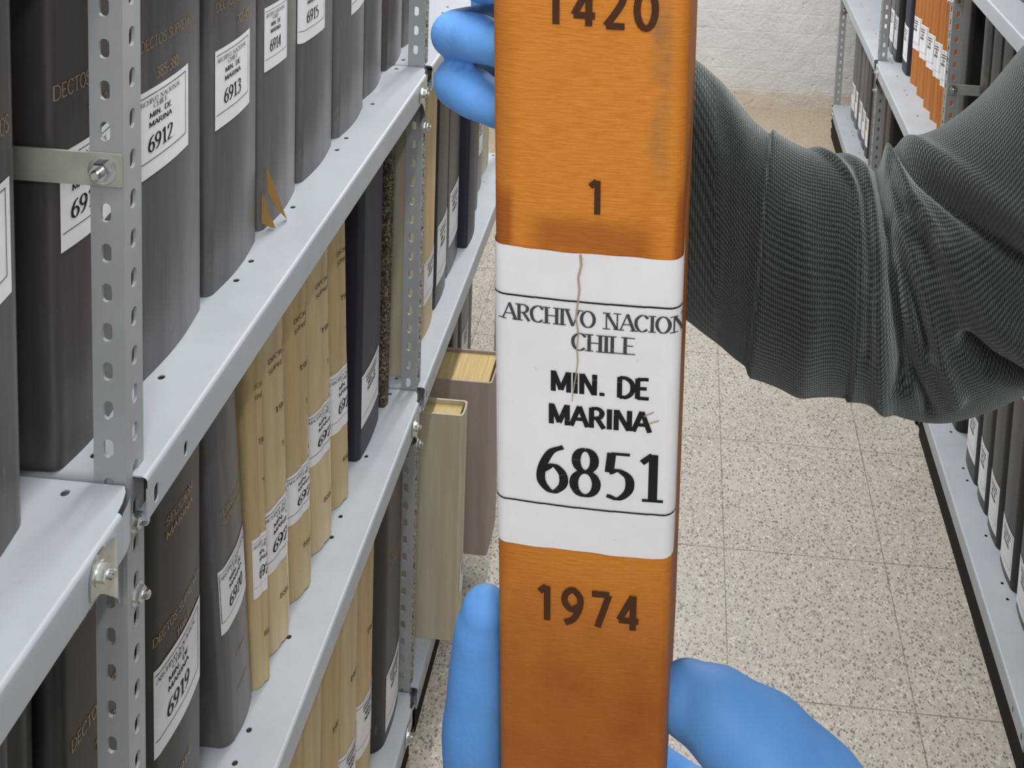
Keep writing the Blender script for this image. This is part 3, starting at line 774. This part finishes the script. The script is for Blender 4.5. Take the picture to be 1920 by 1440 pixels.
# ------------------------------------------------------------------ right rack
GR = 'dark volumes on the bottom right shelf'
def rv(label, Y0, Y1, Xf, mat, z, h=.45, lab=None, group=GR, depth=.25, **k):
    return book(label, 'book', group, Y0, Y1, z, h, Xf, depth, -1, M[mat], lab=lab, **k)
def RL(Y0, Y1, a, b, z0, z1): return dict(w=b-a, s=-((a+b)/2-(Y0+Y1)/2), z0=z0, z1=z1, no=None, plain=1)
XB = .694
for (a, b, z0, z1, mt, lb_) in [
    (2.395, 2.48, .06+.04, .19, 'black', 'black volume with a white label just below the elbow, beside the right post foot'),
    (2.222, 2.316, .116, .205, 'black', 'black volume on the bottom right shelf, first after the gap below the elbow'),
    (2.137, 2.216, .10, .20, 'black', 'dark brown volume on the bottom right shelf, second after the gap below the elbow'),
    (2.048, 2.132, .095, .19, 'black', 'dark brown volume on the bottom right shelf, third after the gap below the elbow'),
    (1.945, 2.038, .09, .17, 'black', 'dark volume on the bottom right shelf, last before the photo edge gap'),
    (1.830, 1.928, .09, .175, 'black', 'dark volume with a pale label cut by the right edge of the photo')]:
    rv(lb_, a, b, XB-.010, mt, .1005, .455, RL(a, b, a+.012, b-.012, z0+.025, z1+.035), r=.016)
rv('dark red volume in the bottom right corner of the photo', 1.700, 1.80, .684, 'red', .1005, .44, r=.014)
# near unit, middle shelf: dark backs below the top shelf
GN = 'dark volumes behind the arm on the right rack'
for (a, b, mt, lb_) in [
    (2.425, 2.500, 'black', 'black volume right of the right rack strap'),
    (2.345, 2.421, 'black', 'scuffed brown volume second from the strap on the right rack'),
    (2.262, 2.341, 'black', 'black volume third from the strap on the right rack'),
    (2.180, 2.258, 'black', 'brown volume fourth from the strap, touching the sleeve outline')]:
    rv(lb_, a, b, .700, mt, .6255, .455, group=GN, r=.012, gilt=[('DECTOS', .93, .012, .05, 0), ('1962', .86, .012, .03, 0)], gcol='gilt2')
for (a, b, lb_) in [(2.21, 2.30, 'dark volume on the top right shelf in the corner, nearer one'), (2.305, 2.40, 'dark volume on the top right shelf in the corner, farther one')]:
    rv(lb_, a, b, .694, 'grey', 1.1805, .45, group=GN, r=.012)
# middle unit: orange volumes
GO = 'orange volumes on the right rack'
oc = [(3.193, 3.281, 'first from the black one'), (3.097, 3.183, 'second from the black one'), (3.005, 3.087, 'third from the black one'), (2.921, 2.996, 'fourth from the black one'), (2.836, 2.911, 'fifth from the black one, beside the right post')]
for i, (a, b, nn) in enumerate(oc):
    rv('orange cloth volume with a white label, '+nn, a, b, .708, 'orange2', .6255, .46, RL(a, b, a+.003, b-.003, .75-.015+.005*i, .835+.005*i), group=GO, r=.028, bulge=.006)
rv('black volume half hidden behind the right post', 2.66, 2.75, .712, 'black', .6255, .45, None, group=GO[:0] or GN, r=.012)
rv('dark volume with a long white label before the orange ones', 3.29, 3.372, .700, 'navy', .6255, .45, RL(3.29, 3.372, 3.298, 3.368, .665, .775), group='dark volumes of the far right rack', r=.012)
for (a, b, mt, lb_, z, lb2) in [
    (3.41, 3.475, 'black', 'black volume on the far right unit next to its post', .6255, 1),
    (3.48, 3.55, 'grey', 'grey volume with a pale label on the far right unit', .6255, 1),
    (3.556, 3.64, 'black', 'black volume at the top of the photo on the far right unit', .6255, 1),
    (3.80, 3.865, 'black', 'black volume low on the far right unit, nearest one', .1255, 1),
    (3.87, 3.95, 'taupe', 'brownish volume low on the far right unit, second one', .1255, 1),
    (3.955, 4.03, 'grey', 'grey volume low on the far right unit, third one', .1255, 1),
    (4.06, 4.125, 'grey', 'grey volume low on the far right unit, fourth one', .1255, 1),
    (4.13, 4.22, 'grey2', 'grey volume beside the end post of the right rack', .1255, 1),
    (3.42, 3.50, 'black', 'black volume low on the far right unit beside the middle post', .1255, 0),
    (3.52, 3.60, 'taupe', 'brown volume low on the far right unit near the middle post', .1255, 0),
    (3.62, 3.77, 'black', 'wide black volume low in the middle of the far right unit', .1255, 0)]:
    rv(lb_, a, b, .690, mt, z, .44, RL(a, b, a+.006, b-.006, z+.04, z+.145) if lb2 else None, group='dark volumes of the far right rack', r=.012)
for (a, b, mt, lb_) in [(2.60, 2.70, 'black', 'black volume low behind the right post foot'), (2.705, 2.80, 'taupe', 'brown volume low in the middle right unit, second from the post'),
                        (2.85, 2.95, 'black', 'black volume low in the middle right unit, third from the post'), (2.96, 3.05, 'black', 'black volume low in the middle right unit, fourth from the post'),
                        (3.12, 3.2, 'taupe', 'brown volume low in the middle right unit under the orange ones')]:
    rv(lb_, a, b, .72, mt, .1005, .43, None, group='dark volumes low in the middle right unit', r=.012)

# ------------------------------------------------------------------ the held book
BM = Matrix(((.99955, .0251, -.01645), (-.0273, .99295, -.1161), (.01335, .1165, .9931))).to_4x4()   # columns: right, into the book, up
BM.translation = Vector((-.0283, .3742, 1.5419))
HB = empty('bound_volume', (0, 0, 0), 'orange cloth volume numbered 6851 held up by gloved hands in the aisle', 'book')
HB.matrix_world = BM
BW, BT, BB, BD = .068, .205, -.250, .128
sp = Spine(BW, .0042, .0008)
def HL(x, y, z): return (x, y, z)
out = [(p.x, p.y) for p in sp.p]
out[0] = (-BW/2, BD); out[-1] = (BW/2, BD)
# shallow joint grooves where boards meet the spine
inn = [(x*(1-.006/BW), y if y >= BD else y+.003*(1-y/.06)) for x, y in out]
n = len(out); ZS = [BB+(BT-BB)*i/30 for i in range(31)]
v = [HL(x, y, z) for z in ZS for x, y in out]+[HL(x, y, z) for z in ZS for x, y in inn]; f = []
m_ = len(ZS); o_ = m_*n
for k in range(m_-1):
    for i in range(n-1):
        f.append((k*n+i, k*n+i+1, (k+1)*n+i+1, (k+1)*n+i)); f.append((o_+k*n+i, o_+(k+1)*n+i, o_+(k+1)*n+i+1, o_+k*n+i+1))
for k in (0, m_-1):
    for i in range(n-1): f.append((k*n+i, o_+k*n+i, o_+k*n+i+1, k*n+i+1))
for i in (0, n-1):
    for k in range(m_-1): f.append((k*n+i, (k+1)*n+i, o_+(k+1)*n+i, o_+k*n+i))
obj('cover', v, f, M['orange'], HB, 40)
MB().box((-BW/2+.0036, .006, BB+.004), (BW/2-.0036, BD-.005, BT-.004)).obj('page_block', M['pages'], HB)
def hsurf(off):
    def fn(a, c):
        q = sp.at(a, off); return (q.x, q.y, c)
    return fn
# label wrapped round the spine, hand cut edges slightly wavy
la, na = .046, 60
random.seed(3)
vt, ff = [], []
def edge_t(a): return .0545-.010*a+.0002*math.sin(a*160)+.00012*math.sin(a*400+1)
def edge_b(a): return -.0757-.012*a+.0003*math.sin(a*150+2)+.00012*math.sin(a*420)
fn = hsurf(.0005); NJ = 12
for j in range(NJ+1):
    for i in range(na+1):
        a = -la+2*la*i/na; vt.append(fn(a, edge_b(a)+(edge_t(a)-edge_b(a))*j/NJ))
ff = [(j*(na+1)+i, j*(na+1)+i+1, (j+1)*(na+1)+i+1, (j+1)*(na+1)+i) for j in range(NJ) for i in range(na)]
lab = obj('label', vt, ff, M['label'], HB, 60)
c0 = .0055; fn = hsurf(.0008)
qi = text_quads('MIN. DE', .0088, c0, .0002, 'sansbold', .0368, -.012)+text_quads('MARINA', .0088, c0, -.0141, 'sansbold', .0382, -.012)
qi += text_quads('6851', .0212, c0+.0008, -.0388, 'serifbold', .0480, -.012, .07)
qi += line_quads((-la, .0352), (la, .0344), .0007, .0015)+line_quads((-la, -.0545), (la, -.0556), .0007, .0015)
ink('printed_text', qi, fn, M['ink'], lab)
qg = text_quads('ARCHIVO NACIONAL', .0069, c0+.0022, .0278, 'serifbold', .0775, -.010)+text_quads('CHILE', .0072, c0+.0012, .0180, 'serifbold', .0236, -.012)
ink('printed_heading', qg, fn, M['greyink'], lab)
tr = []
pts = [(-.0022, .0545), (-.0018, .050), (-.0029, .045), (-.0024, .040), (-.0030, .034), (-.0036, .028), (-.0026, .022), (-.0031, .016), (-.0027, .010), (-.0035, .003), (-.0044, -.003), (-.0047, -.0075)]
for i, (p, q) in enumerate(zip(pts, pts[1:])): tr += line_quads(p, q, .0009*(1-.06*i), .05)
for p, q in (((.022, -.0115), (.0255, -.0095)), ((.024, -.0145), (.0275, -.013))): tr += line_quads(p, q, .0005, .05)
ink('tear', tr, hsurf(.0011), M['tear'], lab)
fs = hsurf(.0004)
ink('stamped_number', text_quads('1420', .0142, .0036, .1492, 'stamp', .0385, 0, .2), fs, M['stamp'], HB)
ink('stamped_number', text_quads('1', .0134, .0030, .0772, 'stamp', .0062, 0), fs, M['stamp'], HB)
ink('stamped_number', text_quads('1974', .0165, .0020, -.1025, 'stamp', .0405, -.02, .2), fs, M['stamp'], HB)

# ------------------------------------------------------------------ the person
def blob(name, chains, mat, parent, voxel=.0016, smooth=8, seg=18):
    """union of tapered capsules fused into one continuous skin"""
    mb = MB()
    for ch in chains:
        P = [Vector(p[0]) for p in ch]; R = [p[1] for p in ch]
        P2, R2 = [], []
        for i in range(len(P)-1):
            p0 = P[i-1] if i else P[i]*2-P[i+1]; p3 = P[i+2] if i+2 < len(P) else P[i+1]*2-P[i]
            k = 6
            for j in range(k):
                t = j/k; a, b = P[i], P[i+1]
                P2.append(.5*((2*a)+(b-p0)*t+(2*p0-5*a+4*b-p3)*t*t+(3*a-p0-3*b+p3)*t**3)); R2.append(R[i]+(R[i+1]-R[i])*(t*t*(3-2*t)))
        P2.append(P[-1]); R2.append(R[-1])
        rings = []
        def frame(t, prev):
            u = prev-t*prev.dot(t)
            if u.length < 1e-6: u = t.orthogonal()
            return u.normalized()
        u = Vector((0, 0, 1)); N = len(P2)
        seq = []
        t0 = (P2[1]-P2[0]).normalized(); t1 = (P2[-1]-P2[-2]).normalized()
        for j in range(5, 0, -1):
            a = math.pi/2*j/5.4; seq.append((P2[0]-t0*R2[0]*math.sin(a), R2[0]*math.cos(a), t0))
        for i in range(N):
            t = (P2[min(N-1, i+1)]-P2[max(0, i-1)]).normalized(); seq.append((P2[i], R2[i], t))
        for j in range(1, 6):
            a = math.pi/2*j/5.4; seq.append((P2[-1]+t1*R2[-1]*math.sin(a), R2[-1]*math.cos(a), t1))
        vv = []
        for (p, r, t) in seq:
            u = frame(t, u); w2 = t.cross(u)
            vv += [p+r*(math.cos(2*math.pi*k/seg)*u+math.sin(2*math.pi*k/seg)*w2) for k in range(seg)]
        fs_ = [(a*seg+k, a*seg+(k+1) % seg, (a+1)*seg+(k+1) % seg, (a+1)*seg+k) for a in range(len(seq)-1) for k in range(seg)]
        fs_ += [tuple(range(seg))[::-1], tuple((len(seq)-1)*seg+k for k in range(seg))]
        mb.add(vv, fs_)
    o = mb.obj(name, mat, parent, None)
    r = o.modifiers.new('r', 'REMESH'); r.mode = 'VOXEL'; r.voxel_size = voxel; r.use_smooth_shade = True
    s = o.modifiers.new('s', 'SMOOTH'); s.factor = .5; s.iterations = smooth
    return o
def H(px, py, d, r): return (at(px, py, d), r)

# body, mostly beyond the right edge of the photo
ELB = at(1790, 530, .535); SHR = at(2470, 30, .475)
SHL = Vector((.50, .02, 1.50))
NECK = (SHL+SHR)/2+Vector((.02, 0, .05)); HEAD = NECK+Vector((-.03, .0, .20)); PEL = Vector((.52, .16, .98))
ELL = Vector((.36, .06, 1.27)); WRL = at(1690, 1700, .455)
WRR = at(1262, 320, .57)
person = blob('person', [
    [(PEL, .10), (PEL+Vector((0, 0, .2)), .095), (PEL+Vector((-.01, 0, .42)), .09), (NECK-Vector((0, 0, .05)), .06), (NECK+Vector((-.01, 0, .06)), .055)],
    [(NECK+Vector((-.01, 0, .08)), .06), (HEAD, .085), (HEAD+Vector((.012, 0, .06)), .082)],
    [(HEAD+Vector((-.085, 0, -.01)), .012), (HEAD+Vector((-.100, 0, -.03)), .013)],
    [(HEAD+Vector((0, .085, -.02)), .014), (HEAD+Vector((0, .088, .01)), .016)], [(HEAD+Vector((0, -.085, -.02)), .014), (HEAD+Vector((0, -.088, .01)), .016)],
    [(HEAD+Vector((-.05, 0, -.07)), .04), (HEAD+Vector((-.07, 0, -.085)), .028)],
    [(SHR, .04), (at(2180, 250, .492), .030), (at(1790, 520, .552), .024), (at(1640, 540, .572), .024), (at(1450, 470, .570), .024), (WRR, .022)], [(SHL, .055), (ELL, .038), (WRL, .026)], [(SHL, .06), (NECK-Vector((0, 0, .06)), .07), (SHR, .045)],
    [(PEL+Vector((0, .08, -.05)), .085), (Vector((.53, .25, .52)), .058), (Vector((.55, .25, .10)), .038)],
    [(PEL+Vector((0, -.08, -.05)), .085), (Vector((.53, .07, .52)), .058), (Vector((.55, .07, .10)), .038)],
    ], M['skin'], None, .006, 6)
tag(person, 'person in a dark green grey knitted sweater and blue gloves holding the orange book', 'person')
sweater = blob('sweater', [
    [(PEL+Vector((0, 0, .0)), .135), (PEL+Vector((0, 0, .25)), .14), (PEL+Vector((0, .02, .46)), .13), (NECK-Vector((0, 0, .07)), .082)],
    [(SHL, .07), (PEL+Vector((0, -.09, .36)), .11)], [(SHR, .065), (PEL+Vector((-.02, .14, .40)), .10)],
    [(PEL+Vector((0, .05, .03)), .125), (PEL+Vector((0, .06, .25)), .135), (PEL+Vector((-.01, .08, .44)), .125)],
    [(PEL+Vector((0, -.05, .03)), .125), (PEL+Vector((0, -.06, .25)), .135), (PEL+Vector((-.01, -.08, .44)), .125)],
    [(SHL, .078), (NECK-Vector((0, 0, .07)), .085), (SHR, .078)],
    [(SHL, .075), (ELL, .060), (ELL.lerp(WRL, .72), .046), (ELL.lerp(WRL, .93), .042)],
    ], M['knit'], person, .006, 10)
trs = blob('trousers', [
    [(PEL+Vector((0, .08, -.02)), .115), (Vector((.53, .25, .52)), .078), (Vector((.55, .25, .09)), .062)],
    [(PEL+Vector((0, -.08, -.02)), .115), (Vector((.53, .07, .52)), .078), (Vector((.55, .07, .09)), .062)]], M['trouser'], person, .007, 6)
for yy in (.25, .07): blob('shoe', [[(Vector((.57, yy, .045)), .042), (Vector((.48, yy, .040)), .038), (Vector((.40, yy, .032)), .030)]], M['ink'], person, .005, 4)
blob('hair', [[(HEAD+Vector((.035, 0, .01)), .085), (HEAD+Vector((.018, 0, .085)), .082)], [(HEAD+Vector((.05, .03, -.06)), .05), (HEAD+Vector((.05, -.03, -.06)), .05)]], M['hair'], person, .006, 5)

# right sleeve: lofted round the arm, with its folds
KEY = [((1195, 40), (1180, 545), .575, .040), ((1250, 78), (1235, 570), .565, .046), ((1295, 106), (1288, 600), .558, .050), ((1350, 150), (1350, 650), .553, .054), ((1425, 238), (1420, 700), .552, .056),
       ((1500, 279), (1500, 737), .552, .056), ((1580, 293), (1572, 744), .555, .057), ((1638, 318), (1634, 756), .556, .057), ((1654, 300), (1700, 784), .555, .058),
       ((1692, 268), (1772, 792), .548, .060), ((1762, 240), (1852, 772), .538, .062), ((1842, 178), (1930, 736), .525, .063), ((1928, 78), (2030, 690), .508, .064),
       ((2060, -60), (2170, 610), .49, .064), ((2230, -200), (2330, 480), .475, .066), ((2420, -300), (2500, 330), .47, .070)]
FOLDS = [ # kind, amplitude, width px, polyline in the photo
    ('step', .0075, 60, [(1446, 225), (1436, 350), (1424, 470), (1402, 630), (1395, 700)]),
    ('step', .0045, 45, [(1500, 275), (1560, 320), (1598, 370), (1607, 480), (1600, 640), (1590, 720)]),
    ('ridge', .0035, 16, [(1575, 285), (1622, 335), (1642, 400), (1648, 480)]),
    ('valley', .0045, 11, [(1560, 285), (1602, 330), (1622, 390), (1632, 500), (1632, 640)]),
    ('valley', .0130, 13, [(1646, 305), (1655, 380), (1668, 470), (1678, 580), (1692, 700)]),
    ('ridge', .0110, 20, [(1662, 300), (1680, 345), (1705, 400), (1745, 450), (1770, 500), (1790, 600)]),
    ('valley', .0125, 16, [(1684, 290), (1730, 345), (1790, 400), (1850, 445), (1960, 500)]),
    ('ridge', .0060, 22, [(1690, 272), (1770, 330), (1850, 385), (1960, 440)]),
    ('valley', .0090, 10, [(1672, 345), (1700, 415), (1722, 432)]),
    ('ridge', .0060, 15, [(1675, 440), (1705, 490), (1735, 560), (1755, 640), (1790, 720)]),
    ('valley', .0080, 11, [(1668, 430), (1690, 480), (1718, 560), (1738, 640)]),
    ('valley', .0100, 16, [(1735, 460), (1775, 530), (1790, 600), (1850, 660), (1930, 690)]),
    ('ridge', .0070, 30, [(1790, 480), (1850, 580), (1950, 650)]),
    ('valley', .0060, 10, [(1676, 520), (1690, 600), (1712, 690), (1740, 760)]),
    ('valley', .0035, 22, [(1330, 150), (1370, 300), (1372, 480), (1350, 640)]),
    ('ridge', .0030, 30, [(1500, 420), (1520, 560), (1500, 720)]),
    ('ridge', .0050, 18, [(1640, 560), (1650, 680), (1655, 760)]),
]
def crom(arr, t):
    i = min(int(t), len(arr)-2); u = t-i
    g = lambda k: np.array(arr[max(0, min(len(arr)-1, k))], float)
    p0, p1, p2, p3 = g(i-1), g(i), g(i+1), g(i+2)
    return .5*((2*p1)+(p2-p0)*u+(2*p0-5*p1+4*p2-p3)*u*u+(3*p1-p0-3*p2+p3)*u**3)
rows = [list(k[0])+list(k[1])+[k[2], k[3]] for k in KEY]
NSEC, NR = 240, 120
V = []; UV = []; ulen = 0; prevC = None
def fold_disp(px, py):
    d = 0
    for kind, amp, wd, pl in FOLDS:
        best = 1e9; sg = 1
        for (ax, ay), (bx, by) in zip(pl, pl[1:]):
            ex, ey = bx-ax, by-ay; L2 = ex*ex+ey*ey
            t = max(0, min(1, ((px-ax)*ex+(py-ay)*ey)/L2)); qx, qy = ax+t*ex-px, ay+t*ey-py
            D = math.hypot(qx, qy)
            if D < best:
                best = D; sg = 1 if (ex*(py-ay)-ey*(px-ax)) < 0 else -1
        amp *= 1.15
        if kind == 'step':
            if sg > 0: d += amp*math.exp(-best/wd)*min(1, best/6)
        elif kind == 'ridge': d += amp*math.exp(-(best/wd)**2)
        else: d -= amp*math.exp(-(best/wd)**2)
    return max(-.0135, min(.016, d))
for i in range(NSEC+1):
    q = [float(x) for x in crom(rows, (len(rows)-1)*i/NSEC)]
    T = at(q[0], q[1], q[4]); B = at(q[2], q[3], q[4]); C = (T+B)/2; ax = (T-B)/2
    if prevC is not None: ulen += (C-prevC).length
    prevC = C
    view = (C-EYE).normalized(); bx = view*q[5]
    for k in range(NR):
        a = 2*math.pi*k/NR
        ca, sa = math.cos(a), math.sin(a)
        sq = lambda x: math.copysign(abs(x)**.92, x)
        p = C+ax*sq(ca)-bx*sq(sa)
        if sa > -.15:
            px = (q[0]+q[2])/2+(q[0]-q[2])/2*ca; py = (q[1]+q[3])/2+(q[1]-q[3])/2*ca
            nrm = (ax.normalized()*ca-view*sa).normalized()
            p = p+nrm*fold_disp(px, py)*min(1, max(0, (sa+.06)/.55))
        V.append(p); UV.append((ulen, k*2*ax.length*1.57/NR))
Fc = [(i*NR+k, i*NR+(k+1) % NR, (i+1)*NR+(k+1) % NR, (i+1)*NR+k) for i in range(NSEC) for k in range(NR)]
CUT = 46                                 # the first sections are the ribbed cuff
def sleeve_piece(name, i0, i1, mat, parent):
    faces = Fc[i0*NR:i1*NR]; base = i0*NR
    vv = V[base:(i1+1)*NR]; ff = [tuple(x-base for x in q) for q in faces]
    o = obj(name, vv, ff, mat, parent, None)
    ul = o.data.uv_layers.new(name='UVMap'); 
    for p in o.data.polygons:
        wrap = max(o.data.loops[li].vertex_index % NR for li in p.loop_indices) == NR-1 and min(o.data.loops[li].vertex_index % NR for li in p.loop_indices) == 0
        for li in p.loop_indices:
            vi = o.data.loops[li].vertex_index; u_, v_ = UV[vi+base]
            if wrap and vi % NR == 0: v_ = UV[vi+base+NR-1][1]+UV[base+1][1]
            ul.data[li].uv = (u_, v_)
        p.use_smooth = True
    return o
sl = sleeve_piece('sleeve', CUT, NSEC, M['knit'], sweater)
cf = sleeve_piece('cuff', 0, CUT, M['rib'], sweater)

# right hand, behind the book, fingers round its left board
hand1 = [
    [H(1262, 300, .575, .024), H(1190, 215, .585, .026), H(1110, 130, .585, .024), H(1040, 60, .580, .020)],
    [H(1180, 260, .585, .022), H(1100, 210, .585, .022), H(1040, 170, .580, .018)],
    [H(1190, 150, .585, .022), H(1100, 40, .583, .020), H(1050, -20, .575, .017)],
    [H(1045, -40, .575, .012), H(965, -60, .535, .0105), H(888, -52, .470, .0104), H(905, -38, .435, .0094), H(938, -30, .418, .0080)],
    [H(1040, 60, .578, .012), H(955, 45, .535, .0105), H(856, 62, .462, .0102), H(890, 70, .434, .0098), H(940, 86, .420, .0086)],
    [H(1040, 150, .578, .012), H(965, 135, .535, .0105), H(864, 149, .466, .0104), H(884, 172, .437, .0101), H(938, 203, .424, .0082)],
    [H(1050, 130, .565, .015), H(940, 128, .525, .0150)],
    [H(1050, 0, .565, .014), H(935, 2, .520, .0135)],
    [H(1060, 215, .575, .010), H(1015, 225, .545, .009), H(985, 235, .530, .0085)],
    [H(1220, 180, .580, .016), H(1235, 80, .560, .013), H(1215, 0, .548, .011), H(1190, -60, .545, .010)],
]
g1 = blob('glove', hand1, M['glove'], person, .0014, 5, 22); g1['label'] = 'blue glove gripping the top of the book from behind'
hand2 = [
    [H(908, 1146, .458, .0100), H(902, 1190, .460, .0118), H(897, 1290, .464, .0134), H(891, 1390, .470, .0144), H(915, 1500, .490, .0160), H(985, 1580, .575, .0185), H(1110, 1580, .62, .022)],
    [H(1110, 1570, .62, .024), H(1280, 1575, .605, .027), H(1430, 1610, .55, .031), H(1580, 1680, .50, .031), H(1690, 1740, .47, .030)],
    [H(1290, 1311, .498, .0154), H(1355, 1348, .492, .0192), H(1435, 1428, .487, .0262), H(1520, 1545, .485, .0325), H(1580, 1660, .48, .034)],
    [H(1180, 1400, .615, .0120), H(1280, 1490, .61, .0150), H(1400, 1560, .58, .024)],
    [H(1100, 1440, .615, .0105), H(1180, 1530, .62, .013), H(1300, 1590, .60, .024)],
    [H(1010, 1700, .60, .0095), H(1100, 1660, .62, .012), H(1250, 1620, .61, .022)],
]
g2 = blob('glove', hand2, M['glove'], person, .0016, 8, 24); g2['label'] = 'blue glove supporting the foot of the book'
